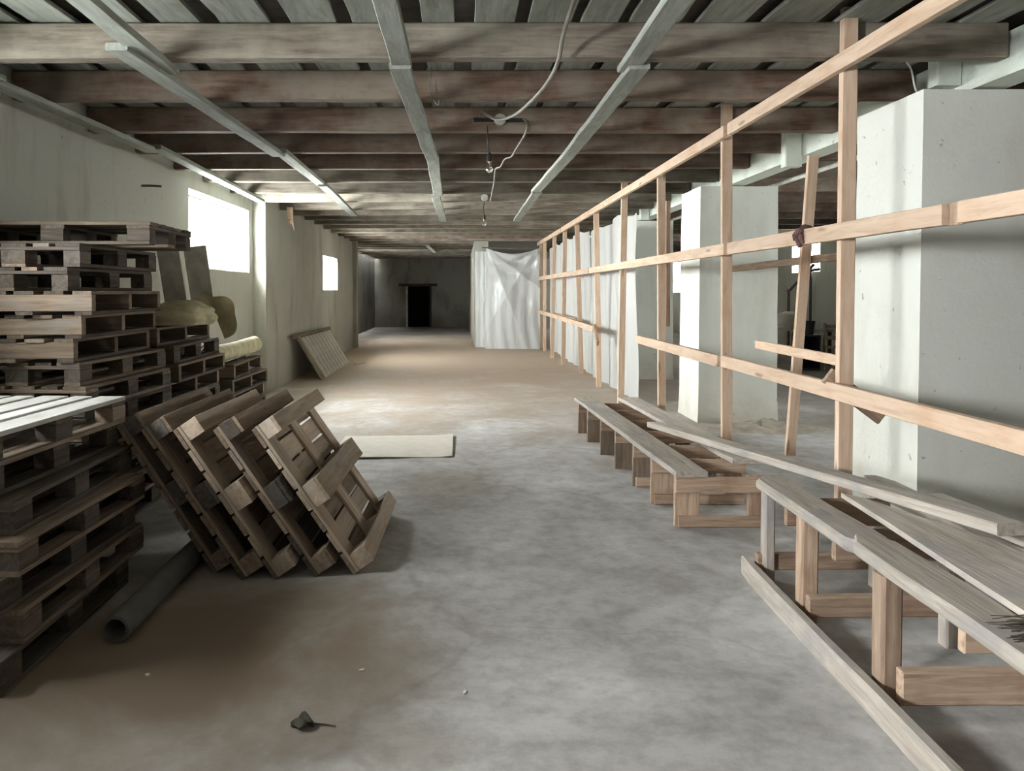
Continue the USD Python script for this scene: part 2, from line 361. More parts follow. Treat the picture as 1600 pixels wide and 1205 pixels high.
struct('wall_front', rough(gw, 0.5, 0.01, 1.4, 2), M_['wall_far'], 40)

def window(name, x, wv, side):
    """frame of four bars and a pane, standing near the outer face of the wall"""
    a, b, c, d = wv
    o = thing(name, kind='structure')
    for p0, p1, up in (((x, a, c + 0.03), (x, b, c + 0.03), (1, 0, 0)), ((x, a, d - 0.03), (x, b, d - 0.03), (1, 0, 0)),
                       ((x, a + 0.03, c + 0.06), (x, a + 0.03, d - 0.06), (1, 0, 0)), ((x, b - 0.03, c + 0.06), (x, b - 0.03, d - 0.06), (1, 0, 0))):
        stick('frame', p0, p1, 0.06, 0.05, M_['frame'], o, up)
    obj('pane', tm(box(x - 0.003, x + 0.003, a + 0.05, b - 0.05, c + 0.05, d - 0.05)), M_['pane'], o, smooth=False)
for k, (x, wv) in enumerate(((XL - 0.27, W_A), (XL - 0.27, W_B), (XL - 0.27, W_C), (XL2 - 0.27, W_D), (-4.1, W_E), (XR + 0.27, R_A), (XR + 0.27, R_B), (XR + 0.27, R_C))):
    window(f'window_{k + 1}', x, wv, 1)

o = thing('door_1', kind='structure')
for x in DR:
    stick('jamb', (x, YE + 0.02, 0), (x, YE + 0.02, 1.9), 0.09, 0.12, M_['frame'] if x == DR[0] else M_['pal_d'], o, (0, 1, 0))
stick('lintel', (DR[0] - 0.35, YE - 0.03, 1.88), (DR[1] + 0.3, YE - 0.03, 1.88), 0.10, 0.12, M_['pal_d'], o, (0, 1, 0), 4, 0.2)

# ------------------------------------------------------------------ ceiling: roof deck, boards, beams, battens
ZB, BH = 2.97, 0.205
ceil = thing('ceiling', kind='structure')
obj('roof_cover', tm(box(XL - WT, XR + WT, YB - 0.35, YE + 0.4, 3.465, 3.5)), M_['dark'], ceil, smooth=False)
obj('roof_deck', tm(box(XL + 0.03, XR - 0.03, YB + 0.03, YE - 0.05, 3.27, 3.30)), M_['roof'], ceil, smooth=False)
beam_y = [4.53, 5.50, 6.60, 7.62, 8.62, 9.62, 10.75, 11.8]
beam_y = [4.53 - 1.02 * k for k in range(9, 0, -1)] + beam_y + [11.8 + 1.02 * k for k in range(1, 21)]
for k, y in enumerate(beam_y):
    if y < YB + 0.2:
        continue
    x0 = XL + 0.01 if y < 11.8 else (XL2 + 0.01 if y < 21.7 else -3.7)
    x1 = 3.23 if y < 22 else 0.42
    tilt = rng.uniform(-0.012, 0.012)
    stick('beam', (x0, y + 0.06 + rng.uniform(-0.03, 0.03), ZB + BH / 2 + tilt), (x1, y + 0.06 + rng.uniform(-0.03, 0.03), ZB + BH / 2 - tilt), 0.11, BH, M_['beam'] if 5.2 < y < 7.9 or (k * 7) % 11 == 3 else M_['beam_grey'], ceil, (0, 0, 1), 14, 0.10, 0.008)
for k in range(28):
    y = -2.4 + 1.3 * k
    stick('beam', (3.47, y, ZB + 0.1), (XR - 0.01, y, ZB + 0.1), 0.11, 0.2, M_['beam'], ceil, (0, 0, 1), 6, 0.1, 0.008)
zt = ZB + BH + 0.014
x = XL + 0.03
cols = []
while x < 3.1:
    w = rng.uniform(0.21, 0.30)
    cols.append((x, w)); x += w + rng.choice([0.06, 0.085, 0.10, 0.11, 0.13])
cuts = [-4.3, 1.2, 5.55, 11.85, 16.95, 22.0]
for (x, w) in cols:
    for a, b in zip(cuts[:-1], cuts[1:]):
        dx = rng.uniform(-0.02, 0.02)
        stick('board', (x + w / 2 + dx, a + 0.01, zt), (x + w / 2 + dx * 0.3, b - 0.01, zt + 0.002), w * rng.uniform(0.9, 1.03), 0.025, M_['white_board'], ceil, (0, 0, 1), 12, 0.16, 0.004)
x = 3.5
while x < XR - 0.3:
    w = rng.uniform(0.22, 0.32)
    for a, b in ((-2.4, 8.0), (8.0, 18.0), (18.0, 33.9)):
        stick('board', (x + w / 2, a + 0.01, zt), (x + w / 2, b - 0.01, zt), w, 0.025, M_['white_board'], ceil, (0, 0, 1), 6, 0.1, 0.004)
    x += w + rng.uniform(0.06, 0.14)
x = -3.6
while x < 0.3:
    w = rng.uniform(0.3, 0.42)
    stick('board', (x + w / 2, 22.1, zt), (x + w / 2, YE - 0.05, zt), w, 0.025, M_['beam'], ceil, (0, 0, 1), 4, 0.1, 0.004)
    x += w + rng.uniform(0.02, 0.05)
zb = ZB - 0.022
battens = [
    [(-2.93, 1.0, -2.93, 4.9), (-2.97, 4.75, -2.90, 7.3), (-2.84, 7.2, -2.97, 11.5)],
    [(-1.66, 1.0, -1.78, 4.75), (-1.86, 4.2, -1.76, 7.5), (-1.72, 7.4, -1.74, 9.7), (-1.70, 9.6, -1.84, 13.4)],
    [(-0.33, 1.0, -0.345, 4.62), (-0.35, 4.55, -0.275, 7.7), (-0.27, 7.6, -0.30, 10.75), (-0.33, 10.7, -0.31, 14.5)],
    [(0.98, 1.0, 1.02, 4.70), (1.06, 4.55, 1.06, 7.7), (1.08, 7.5, 1.03, 10.4), (1.04, 10.3, 1.07, 14.5)],
    [(-0.95, 22.6, -0.85, 26.5)],
]
for segs in battens:
    for j, (x0, y0, x1, y1) in enumerate(segs):
        dz = -0.022 if j % 2 else 0.0
        stick('batten', (x0, y0, zb + dz), (x1, y1, zb + dz), 0.125, 0.042, M_['white_board'], ceil, (0, 0, 1), 10, 0.14, 0.006)

# girder on the pillars
gd = thing('girder', 'whitewashed long girder lying along the tops of the plastered pillars', 'beam')
obj('girder_beam', rough(box(3.25, 3.46, -5.9, 21.9, 2.882, 3.14), 0.35, 0.008, 1.5, 22), M_['girder'], gd, smooth=40)
cd = thing('conduit', 'pale thin conduit running along behind the girder', 'pipe')
obj('pipe_run', tube([(3.93, -5.5, 2.925), (3.93, 8, 2.92), (3.93, 21.8, 2.925)], 0.028, 10, 8), M_['frame'], cd)
for y, z0, w, lab in ((7.36, 2.78, 0.16, 'whitewashed post block on the girder between the second and third studs'), (5.05, 2.93, 0.165, 'whitewashed post block on the girder above the nearest pillar'), (13.2, 2.82, 0.15, 'whitewashed post block on the girder before the third pillar')):
    h = thing('post_block', lab, 'timber', 'post blocks fixed to the girder')
    stick('block', (3.166, y, z0), (3.166, y, 3.17), w, 0.11, M_['girder'], h, (0, 1, 0), 3, 0.1, 0.01)

def pillar(y0, label, seed):
    b = box(2.9, 3.86, y0, y0 + 0.82, 0, 2.868)
    m = rough(b, 0.09, 0.010, 2.2, seed)
    # thickened, crumbling plaster towards the foot
    zz = m.vertices[:, 2]
    c = V(3.38, y0 + 0.41, 0)
    grow = np.clip((0.35 - zz) / 0.35, 0, 1) ** 2 * 0.010 - np.clip(zz / 2.868, 0, 1) * 0.012
    d = m.vertices[:, :2] - c[:2]
    m.vertices[:, :2] += np.sign(d) * grow[:, None] * (np.abs(d) > 0.3)
    return tag(obj('pillar', m, M_['pillar'], None, None, 40), label, 'pillar', 'plastered pillars under the girder')
pillar(4.84, 'nearest whitewashed square pillar, at the right edge of the photo', 31)
pillar(9.30, 'whitewashed square pillar standing free behind the second and third studs', 32)
pillar(13.85, 'whitewashed square pillar half behind the plastic film', 33)
pillar(18.3, 'farthest whitewashed square pillar, hidden behind the hung plastic film', 34)

def mound(cx, cy, rx, ry, h, label, seed, name='rubble_heap'):
    n, k = 10, 40
    v, f = [(cx, cy, h)], []
    for i in range(1, n + 1):
        for j in range(k):
            a = 2 * math.pi * j / k
            r = i / n
            q = 0.75 + 0.5 * meshkit.noise(np.array([[math.cos(a) * 2 + seed, math.sin(a) * 2, 0.5]]))[0]
            z = h * (1 - r) ** 1.2 * (0.5 + meshkit.noise(np.array([[math.cos(a) * r * 9, math.sin(a) * r * 9, seed]]))[0]) - 0.004 * (i == n)
            v.append((cx + rx * q * r * math.cos(a), cy + ry * q * r * math.sin(a), z))
    for j in range(k):
        f.append((0, 1 + j, 1 + (j + 1) % k))
        for i in range(n - 1):
            a, b = 1 + i * k + j, 1 + i * k + (j + 1) % k
            f += [(a, a + k, b + k), (a, b + k, b)]
    return tag(obj(name, trimesh.Trimesh(v, f, process=False), M_['rubble'], None, None, 40), label, 'rubble', None, 'stuff')
mound(3.45, 4.47, 0.75, 0.30, 0.10, 'plaster dust and rubble heaped at the foot of the nearest pillar', 3)
mound(3.55, 8.90, 0.75, 0.34, 0.10, 'plaster dust and rubble at the foot of the free-standing second pillar', 5)

# ------------------------------------------------------------------ stud partition on the right
XS = 2.218
stud_p = thing('stud_partition', 'open partition frame of fresh pine studs and rails down the right of the aisle', 'partition')
SW, ST = 0.086, 0.05
studs = [(4.50, 0, 0, 3.24), (6.55, 0, 0.03, 3.20), (8.66, 0, 0.03, 3.18), (10.65, 0.02, -0.02, 3.16), (12.75, 0, 0.06, 2.96), (14.85, 0, 0.10, 2.96), (16.5, 0, -0.03, 2.96), (18.3, 0, -0.05, 2.96), (20.4, 0.0, 0.0, 2.96), (21.4, 0, 0.03, 2.96)]
for y, dt, db, top in studs:
    yb = y + 0.0
    stick('stud', (XS + SW / 2 + db, yb, 0.0), (XS + SW / 2 + dt, yb, top), ST, SW, M_['pine'], stud_p, (1, 0, 0), 6, 0.05, 0.003)
def rail(segs, z, name):
    for y0, y1, dz0, dz1, dx in segs:
        stick(name, (XS - 0.024 + dx, y0, z + dz0), (XS - 0.024 + dx, y1, z + dz1), 0.096, 0.044, M_['pine'], stud_p, (1, 0, 0), 8, 0.05, 0.003)
rail([(0.8, 6.27, 0, 0, 0), (6.36, 12.98, 0.0, 0.0, 0), (13.02, 16.55, 0, 0, 0), (16.65, 21.6, 0, 0, 0)], 2.915, 'top_rail')
rail([(0.9, 3.36, 0.01, 0.0, 0), (3.47, 6.25, 0, 0, 0), (6.33, 12.93, 0.0, 0, 0), (13.0, 19.5, 0, 0, 0), (19.6, 21.6, 0, 0, 0)], 1.945, 'middle_rail')
rail([(1.0, 6.38, 0.0, 0.01, 0), (6.46, 9.45, 0.0, 0.0, 0)], 1.01, 'lower_rail')
rail([(12.55, 16.9, -0.04, 0.0, 0), (16.95, 21.6, 0, 0.02, 0)], 1.02, 'lower_rail')
for y, z in ((3.415, 1.945), (6.315, 2.915), (12.98, 1.945)):    # packing pieces in the rail joints
    stick('splice_block', (XS - 0.008, y, z - 0.05), (XS - 0.008, y, z + 0.05), 0.10, 0.012, M_['brown'], stud_p, (1, 0, 0))
stick('offcut', (XS - 0.01, 12.55, 1.03), (XS - 0.01, 12.25, 0.76), 0.085, 0.04, M_['brown'], stud_p, (1, 0, 0), 2, 0.1)
stick('nogging', (XS + 0.05, 14.87, 1.03), (XS + 0.05, 16.47, 1.04), 0.08, 0.045, M_['brown'], stud_p, (1, 0, 0), 2, 0.05)
stick('nogging', (XS + 0.05, 16.53, 1.04), (XS + 0.05, 18.27, 1.05), 0.08, 0.045, M_['brown'], stud_p, (1, 0, 0), 2, 0.05)
stick('brace', (2.19, 4.56, 1.10), (2.52, 4.56, 0.85), 0.10, 0.035, M_['brown'], stud_p, (0, 1, 0), 2, 0.06)
stick('brace', (2.36, 8.72, 1.2), (2.36, 8.74, 2.62), 0.07, 0.05, M_['brown'], stud_p, (1, 0, 0), 2, 0.05)
stick('brace', (2.36, 8.9, 0.0), (2.36, 8.9, 1.0), 0.03, 0.03, M_['pine'], stud_p, (1, 0, 0), 2, 0.05)

back_p = thing('stud_frame', 'short pine frame with one leaning stud between the two nearest pillars', 'partition')
stick('stud', (3.22, 7.45, 0), (3.23, 7.05, 2.84), 0.05, 0.09, M_['pine'], back_p, (1, 0, 0), 6, 0.05, 0.003)
stick('middle_rail', (3.30, 5.68, 1.915), (3.30, 9.28, 1.87), 0.075, 0.04, M_['brown'], back_p, (1, 0, 0), 4, 0.05)
stick('lower_rail', (3.155, 5.9, 1.02), (3.16, 8.15, 1.035), 0.09, 0.04, M_['pine'], back_p, (1, 0, 0), 4, 0.05)

# a brown rag knotted on the middle rail
rg = []
for a, b, c, r in (((2.17, 4.905, 2.0), (2.165, 4.93, 1.95), (2.17, 4.90, 1.885), 0.020), ((2.17, 4.93, 2.0), (2.16, 4.965, 1.96), (2.17, 4.98, 1.93), 0.014), ((2.17, 4.92, 1.985), (2.21, 4.92, 2.006), (2.27, 4.92, 1.985), 0.022), ((2.17, 4.87, 1.99), (2.155, 4.86, 1.94), (2.17, 4.855, 1.90), 0.016)):
    rg.append(tube([a, b, c], [r * 0.7, r, r * 0.75], 8, 5))
rg = trimesh.util.concatenate(rg)
rg.vertices += (meshkit.fbm(rg.vertices * 60, 2, 4)[:, None] - 0.5) * 0.012
tag(obj('rag', rg, M_['rag'], None, None, 60), 'small brown rag knotted round the middle rail of the stud partition', 'rag')

# ------------------------------------------------------------------ polythene
def film_mesh(fn_, nu, nv):
    u, v = np.meshgrid(np.linspace(0, 1, nu), np.linspace(0, 1, nv), indexing='ij')
    p = fn_(u.ravel(), v.ravel())
    f = []
    for i in range(nu - 1):
        for j in range(nv - 1):
            a = i * nv + j
            f += [(a, a + nv, a + nv + 1), (a, a + nv + 1, a + 1)]
    return trimesh.Trimesh(p, np.array(f), process=False)
def ridge(t):
    return np.abs(((t % 1.0) - 0.5) * 2) ** 1.6
def curtain(u, v):
    """v=0 floor, v=1 top; hung from its two upper corners, so that folds fan out of them"""
    W, H = 1.46, 2.78
    x = 0.74 + W * u
    sag = 0.16 * np.sin(np.pi * np.clip(u, 0, 1)) * np.clip(v, 0, 1) ** 6
    z = H * v - sag + 0.004
    dl = np.arctan2(u * W, (1.02 - v) * H + 0.05)
    dr = np.arctan2((0.95 - u) * W, (1.02 - v) * H + 0.05)
    rl, rr = np.hypot(u * W, (1.02 - v) * H), np.hypot((0.95 - u) * W, (1.02 - v) * H)
    y = 21.2 - 0.10 * ridge(dl * 2.0 + 0.25) * np.clip(rl / 1.1, 0, 1) - 0.07 * ridge(dr * 1.7 + 0.1) * np.clip(rr / 1.1, 0, 1)
    swag = np.clip((v - 0.55) / 0.45, 0, 1)
    y -= 0.05 * swag * np.sin(np.pi * u) * np.sin((v + 0.16 * np.sin(np.pi * u)) * 46)
    q = np.stack([u * 9, v * 5, u * 0 + 1.7], -1)
    y += (meshkit.fbm(q * 0.7, 3, 9) - 0.5) * 0.10 + 0.018 * np.sin(u * 31 + 3 * np.sin(v * 4)) * (1 - v)
    x = x + (meshkit.fbm(q * 0.8, 3, 19) - 0.5) * 0.06 + 0.05 * (1 - v) * (u - 0.7)
    return np.stack([x, y, np.maximum(z, 0.004)], -1)
pc = thing('plastic_curtain', 'crumpled clear polythene curtain hung across the opening at the far end', 'plastic sheet')
obj('film', film_mesh(curtain, 90, 130), M_['film'], pc, smooth=True)
stick('hanging_batten', (0.62, 21.24, 2.80), (2.2, 21.24, 2.76), 0.06, 0.035, M_['pal_d'], pc, (0, 0, 1), 4, 0.2)
def side_strip(u, v):
    x = 0.44 + 0.42 * u + 0.02 * (1 - v)
    q = np.stack([u * 3, v * 6, u * 0 + 4.1], -1)
    return np.stack([x, 21.75 + (meshkit.fbm(q, 4, 3) - 0.5) * 0.2 + 0.05 * ridge(u * 3), 2.72 * v + 0.004], -1)
tag(obj('plastic_strip', film_mesh(side_strip, 20, 70), M_['film'], None, None, True), 'narrow greyish polythene strip at the left edge of the hung curtain', 'plastic sheet')
def stud_film(y0, y1, seed, topz=2.86):
    def f(u, v):
        y = y0 + (y1 - y0) * u
        q = np.stack([y * 1.1, v * 1.6, u * 0 + seed], -1)
        z = topz * v - 0.10 * np.abs(np.sin(y * 1.55)) * v ** 4 + 0.004
        return np.stack([2.50 + 0.06 * ridge(y * 1.35 + 0.25 * np.sin(v * 3 + seed)) + (meshkit.fbm(q * 1.3, 2, seed) - 0.5) * 0.09, y, z], -1)
    return f
tag(obj('plastic_sheet', film_mesh(stud_film(15.0, 21.15, 3), 110, 60), M_['film_thick'], None, None, True), 'polythene sheet stapled behind the farthest studs, next to the hung curtain', 'plastic sheet')
tag(obj('plastic_sheet', film_mesh(stud_film(10.9, 14.9, 8, 2.80), 90, 60), M_['film_thick'], None, None, True), 'polythene sheet behind the middle studs, reaching to the third pillar', 'plastic sheet')

# ------------------------------------------------------------------ benches and loose planks on the right
def lerp(a, b, t):
    return a + (b - a) * t
ba = thing('low_bench', 'long low bench of two weathered planks on board legs, beside the studs', 'bench')
ZT = 0.385
lp = ((1.565, 5.14), (1.43, 8.78)); rp = ((2.09, 5.55), (1.93, 8.78))
stick('seat_plank', (*lp[0], ZT - 0.02), (*lp[1], ZT - 0.02), 0.225, 0.04, M_['grey'], ba, (0, 0, 1), 14, 0.06, 0.006)
stick('seat_plank', (*rp[0], ZT - 0.02), (*rp[1], ZT - 0.02), 0.22, 0.04, M_['grey'], ba, (0, 0, 1), 14, 0.06, 0.006)
for k, y in enumerate((5.20, 5.76, 6.28, 6.90, 7.48, 8.12, 8.62)):
    t = (y - 5.14) / 3.64
    xl, xr = lerp(lp[0][0], lp[1][0], t), lerp(rp[0][0], rp[1][0], t) - (0.06 if k < 1 else 0)
    wl = 0.17 if k < 2 else 0.2
    mt = M_['brown'] if k < 2 else M_['pal_m']
    stick('leg', (xl - 0.10 + wl / 2, y, 0), (xl - 0.10 + wl / 2, y, ZT - 0.04), 0.035, wl, mt, ba, (1, 0, 0), 3, 0.05)
    stick('leg', (xr, y, 0), (xr, y, ZT - 0.04), 0.035, 0.13, mt, ba, (1, 0, 0), 3, 0.05)
    stick('crossbar', (xl - 0.10, y - 0.035, ZT - 0.095), (xr + 0.08, y - 0.035, ZT - 0.095), 0.03, 0.105, M_['brown'], ba, (0, 0, 1), 3, 0.05)
    if k < 3:
        stick('foot_rail', (xl - 0.08, y - 0.036, 0.04), (xr + 0.07, y - 0.036, 0.04), 0.03, 0.075, M_['brown'], ba, (0, 0, 1), 3, 0.05)

bc = thing('plank_trestle', 'tall slatted plank trestle with a round-ended top rail at the right foreground', 'trestle')
ZC = 0.57
stick('top_rail', (1.755, 4.32, ZC - 0.042), (1.722, 3.16, ZC - 0.044), 0.185, 0.06, M_['grey'], bc, (0, 0, 1), 16, 0.22, 0.014, True)
stick('top_rail', (1.722, 3.24, ZC - 0.031), (1.66, 1.2, ZC - 0.034), 0.19, 0.06, M_['grey'], bc, (0, 0, 1), 20, 0.20, 0.014, True)
stick('top_rail', (2.30, 4.28, ZC - 0.03), (2.18, 1.2, ZC - 0.03), 0.17, 0.06, M_['grey'], bc, (0, 0, 1), 22, 0.12, 0.012, True)
stick('bottom_rail', (1.605, 4.30, 0.055), (1.51, 1.2, 0.055), 0.062, 0.11, M_['grey'], bc, (0, 0, 1), 18, 0.16, 0.012, True)
for x, y, w, t, m in ((1.70, 4.20, 0.055, 0.075, 'grey'), (1.685, 3.69, 0.085, 0.075, 'brown'), (1.655, 2.94, 0.08, 0.085, 'brown'), (1.63, 2.0, 0.08, 0.08, 'brown')):
    stick('post', (x, y, 0), (x, y, ZC - 0.06), t, w, M_[m], bc, (1, 0, 0), 5, 0.10)
for x, y in ((2.27, 4.12), (2.22, 3.43), (2.2, 2.75), (2.19, 1.9)):
    stick('post', (x, y, 0), (x, y, ZC - 0.06), 0.07, 0.085, M_['grey'], bc, (1, 0, 0), 4, 0.10)
for y, z, h in ((4.25, 0.10, 0.09), (3.62, 0.11, 0.10), (2.86, 0.12, 0.13), (1.95, 0.12, 0.12)):
    stick('crossbar', (1.65, y - 0.02, z), (2.28, y - 0.02, z + 0.005), 0.05, h, M_['brown'], bc, (0, 0, 1), 3, 0.06)
for y in (4.02, 3.50, 2.6):
    stick('crossbar', (1.72, y, ZC - 0.135), (2.26, y, ZC - 0.135), 0.04, 0.14, M_['brown'], bc, (0, 0, 1), 3, 0.06)

lb = thing('loose_plank', 'long pale loose plank resting from the low bench across to the trestle', 'plank')
stick('board', (1.72, 6.75, 0.425), (2.19, 3.02, 0.655), 0.13, 0.05, M_['grey'], lb, (0, 0, 1), 20, 0.10, 0.006)
poly = [(1.90, 3.80), (1.86, 3.3), (1.80, 2.7), (1.755, 2.2), (1.745, 1.6), (2.17, 1.6), (2.19, 2.4), (2.20, 2.95), (2.13, 3.15), (2.04, 3.42), (1.97, 3.68)]
bd = trimesh.creation.extrude_polygon(Polygon([(y - 2.7, 1.97 - x) for x, y in poly]), 0.024)
bd = bd.subdivide().subdivide()
M = T(1.97, 2.7, ZC + 0.003, 90)
wb = thing('wide_board', 'wide grey board with a pointed end lying on the trestle top', 'board')
obj('board', bd, M_['grey'], wb, M, 30)
spl = thing('split_plank', 'cracked grey plank lying on the right rail of the trestle', 'plank')
stick('board', (2.30, 3.78, ZC + 0.016), (2.40, 2.5, ZC + 0.016), 0.20, 0.024, M_['grey'], spl, (0, 0, 1), 10, 0.12)

# broom head of twigs
tw = []
r2 = np.random.default_rng(5)
for k in range(90):
    a0 = V(1.94 + r2.uniform(-0.02, 0.02), 2.20 + r2.uniform(-0.02, 0.02), ZC + 0.06 + r2.uniform(-0.02, 0.025))
    e = V(1.555 + r2.uniform(0, 0.14), 2.18 + r2.normal(0, 0.05), ZC + 0.034 + abs(r2.normal(0, 0.022)))
    m = (a0 + e) / 2 + V(0, r2.normal(0, 0.012), r2.normal(0.005, 0.008))
    tw.append(tube([a0, m, e], [0.0034, 0.0027, 0.0012], 4, 3))
tag(obj('twig_broom', trimesh.util.concatenate(tw), M_['twig'], None, None, False), 'dark bundle of broom twigs lying on the trestle rail at the right edge', 'broom')

# ------------------------------------------------------------------ pallets
def pallet_class(name, W, L, decks, mats, seed, deck_mats=None):
    """EUR pattern, W across (x), L along (y): long deck boards on three cross stringers, nine blocks, three runners. Kept as a class that the pallets reference."""
    root = UsdGeom.Xform.Define(stage, '/World/' + name)
    root.GetPrim().SetSpecifier(Sdf.SpecifierClass)
    R = root.GetPrim(); r = random.Random(seed)
    pick = lambda: M_[r.choice(mats)]
    bw, bl, zb_ = 0.10, 0.14, 0.022
    xs = (-W / 2 + bw / 2, 0, W / 2 - bw / 2); ys = (-L / 2 + bl / 2, 0, L / 2 - bl / 2)
    for i, x in enumerate(xs):
        stick('runner', (x, -L / 2, 0.011), (x, L / 2, 0.011), 0.145 if i == 1 else 0.10, 0.022, pick(), R, (0, 0, 1), 4, 0.05, 0.003)
    for x in xs:
        for y in ys:
            j = r.uniform(-0.006, 0.006)
            stick('block', (x, y - bl / 2 + j, zb_ + 0.039), (x, y + bl / 2 + j, zb_ + 0.039), 0.145 if x == 0 else 0.10, 0.078, pick(), R, (0, 0, 1), 1, 0, 0.005)
    for y in ys:
        stick('stringer', (-W / 2, y, 0.111), (W / 2, y, 0.111), 0.145, 0.022, pick(), R, (0, 0, 1), 4, 0.05, 0.003)
    n = decks
    ws = [0.145 if i % 2 == 0 else 0.10 for i in range(n)] if n <= 5 else [0.13] * n
    gap = (W - sum(ws)) / (n - 1); x = -W / 2
    for i in range(n):
        j = r.uniform(-0.008, 0.008)
        stick('deck_board', (x + ws[i] / 2, -L / 2 + j, 0.133), (x + ws[i] / 2 + j * 0.5, L / 2 + j, 0.133), ws[i], 0.022, M_[r.choice(deck_mats)] if deck_mats else pick(), R, (0, 0, 1), 5, 0.07, 0.003)
        x += ws[i] + gap
    return '/World/' + name
C_A = pallet_class('pallet_kind', 0.8, 1.2, 5, ['pal_d', 'pal_d', 'pal_m'], 1)
C_B = pallet_class('pallet_kind_brown', 0.8, 1.2, 5, ['pal_m', 'pal_m', 'pal_d'], 2)
C_C = pallet_class('pallet_kind_pale', 0.8, 1.2, 5, ['pal_d', 'pal_m'], 3, ['pal_w'])
C_W = pallet_class('pallet_kind_wide', 1.0, 1.2, 7, ['pal_l', 'pal_l', 'pal_m'], 4)
C_WD = pallet_class('pallet_kind_wide_dark', 1.0, 1.2, 7, ['pal_m', 'pal_d', 'pal_m'], 5)
def stringer_class(name, mats, seed):
    W, L = 0.8, 1.2
    root = UsdGeom.Xform.Define(stage, '/World/' + name); root.GetPrim().SetSpecifier(Sdf.SpecifierClass)
    R = root.GetPrim(); r = random.Random(seed)
    pick = lambda: M_[r.choice(mats)]
    for y, t in ((-L / 2 + 0.03, 0.055), (0.01, 0.05), (L / 2 - 0.03, 0.055)):
        stick('bearer', (-W / 2, y, 0.0725), (W / 2, y, 0.0725), t, 0.101, pick(), R, (0, 0, 1), 4, 0.06, 0.004)
    for x in (-W / 2 + 0.05, 0.0, W / 2 - 0.05):
        stick('runner', (x, -L / 2, 0.011), (x, L / 2, 0.011), 0.10, 0.022, pick(), R, (0, 0, 1), 4, 0.05, 0.003)
    for i in range(5):
        x = -W / 2 + 0.06 + i * (W - 0.12) / 4
        stick('deck_board', (x, -L / 2 + r.uniform(-0.01, 0.02), 0.134), (x, L / 2, 0.134), 0.115, 0.022, pick(), R, (0, 0, 1), 5, 0.07, 0.003)
    return '/World/' + name
C_S = stringer_class('pallet_kind_solid', ['pal_m', 'pal_m', 'pal_d'], 8)
C_T = stringer_class('pallet_kind_solid_dark', ['pal_d', 'pal_m'], 9)
PH = 0.1456
def pallet(kind, M, label, group):
    o = thing('pallet', label, 'pallet', group, M)
    o.GetReferences().AddInternalReference(kind)
    o.SetInstanceable(True)
    return o
ORD = ['top', 'second', 'third', 'fourth', 'fifth', 'sixth', 'seventh', 'eighth', 'ninth', 'tenth', 'eleventh', 'twelfth', 'thirteenth', 'fourteenth']
def stack(n, xr, y0, kinds, label, group, xo=None, yo=None, rot=None, z0=0.0, seed=1):
    r = random.Random(seed)
    for i in range(n):
        k = n - 1 - i
        dx = xo.get(i, 0) if xo else 0; dy = yo.get(i, 0) if yo else 0
        rz = (rot or {}).get(i, r.uniform(-1.6, 1.6))
        w = 0.4
        M = T(xr - w + dx + r.uniform(-0.02, 0.02), y0 + 0.6 + dy + r.uniform(-0.03, 0.03), z0 + i * PH, rz)
        pallet(kinds[i % len(kinds)], M, (f'{ORD[k]} pallet' + ('' if k == 0 else ' from the top') + ' ' + label), group)
stack(7, -1.86, 3.10, [C_A, C_B, C_A, C_B, C_A, C_A, C_C], 'of the low stack in the left foreground', 'pallets of the low front stack',
      {0: 0.05, 1: 0.06, 2: 0.02, 3: 0.06, 4: 0.0, 5: -0.09, 6: -0.03}, {0: -0.12, 1: 0.05, 2: -0.02, 3: 0.0, 4: 0.05, 5: 0.02, 6: -0.05}, {6: -2.5, 0: 1.0, 1: 0.0}, 0.0, 3)
stack(13, -2.30, 4.66, [C_A, C_B, C_A, C_T, C_B, C_A, C_B, C_B, C_S, C_S, C_T, C_A], 'of the tall stack against the left wall', 'pallets of the tall stack',
      {12: 0.0, 11: -0.03, 10: 0.06, 9: 0.0, 8: -0.04, 7: 0.0, 6: 0.06, 5: 0.05}, {10: -0.05, 7: 0.05}, {6: -3.0, 7: -3.0, 8: 1.0, 10: 2.5, 5: -3.5}, 0.0, 7)
stack(9, -1.95, 0.75, [C_A, C_B], 'of the stack nearest the camera, left of the frame', 'pallets of the nearest stack', seed=21)
pallet(C_A, T(-2.56, 5.22, 13 * PH, 91.5), 'dark pallet laid crosswise on the very top of the tall stack', 'pallets of the tall stack')
stack(9, -2.27, 6.06, [C_T, C_A, C_T], 'of the middle stack, under the yellow foam', 'pallets of the middle stack', {8: -0.1, 7: 0.0, 6: 0.03}, None, None, 0.0, 9)
stack(6, -2.22, 7.50, [C_T], 'of the farthest stack, under the thin foam roll', 'pallets of the farthest stack', {5: 0.0, 4: 0.03}, None, {5: 2, 4: -2}, 0.0, 12)

def leaning(kind, xb, y0, deg, L, rz, label, W=1.0):
    """lower deck edge on the floor at x = xb, tops to the left, runner side facing right and up"""
    th = math.radians(deg)
    e, nrm = V(-math.cos(th), 0, math.sin(th)), V(math.sin(th), 0, math.cos(th))
    M = np.eye(4)
    M[:3, 0], M[:3, 1], M[:3, 2] = e, V(0, 1, 0), -nrm
    base = V(xb, y0 + 0.6, 0)
    M[:3, 3] = base + e * W / 2 + nrm * 0.144
    R = trimesh.transformations.rotation_matrix(math.radians(rz), [0, 0, 1], base)
    pallet(kind, R @ M, label, 'pallets leaning in a row')
leaning(C_W, -0.585, 4.30, 55.0, 1.2, -1.5, 'leaning pallet nearest the aisle, its three runners in full view')
leaning(C_WD, -0.800, 4.26, 55.5, 1.2, -1.0, 'leaning pallet second from the aisle, just behind the front one')
leaning(C_W, -1.015, 4.22, 56.0, 1.2, -1.0, 'middle one of the five leaning pallets, with a pale edge')
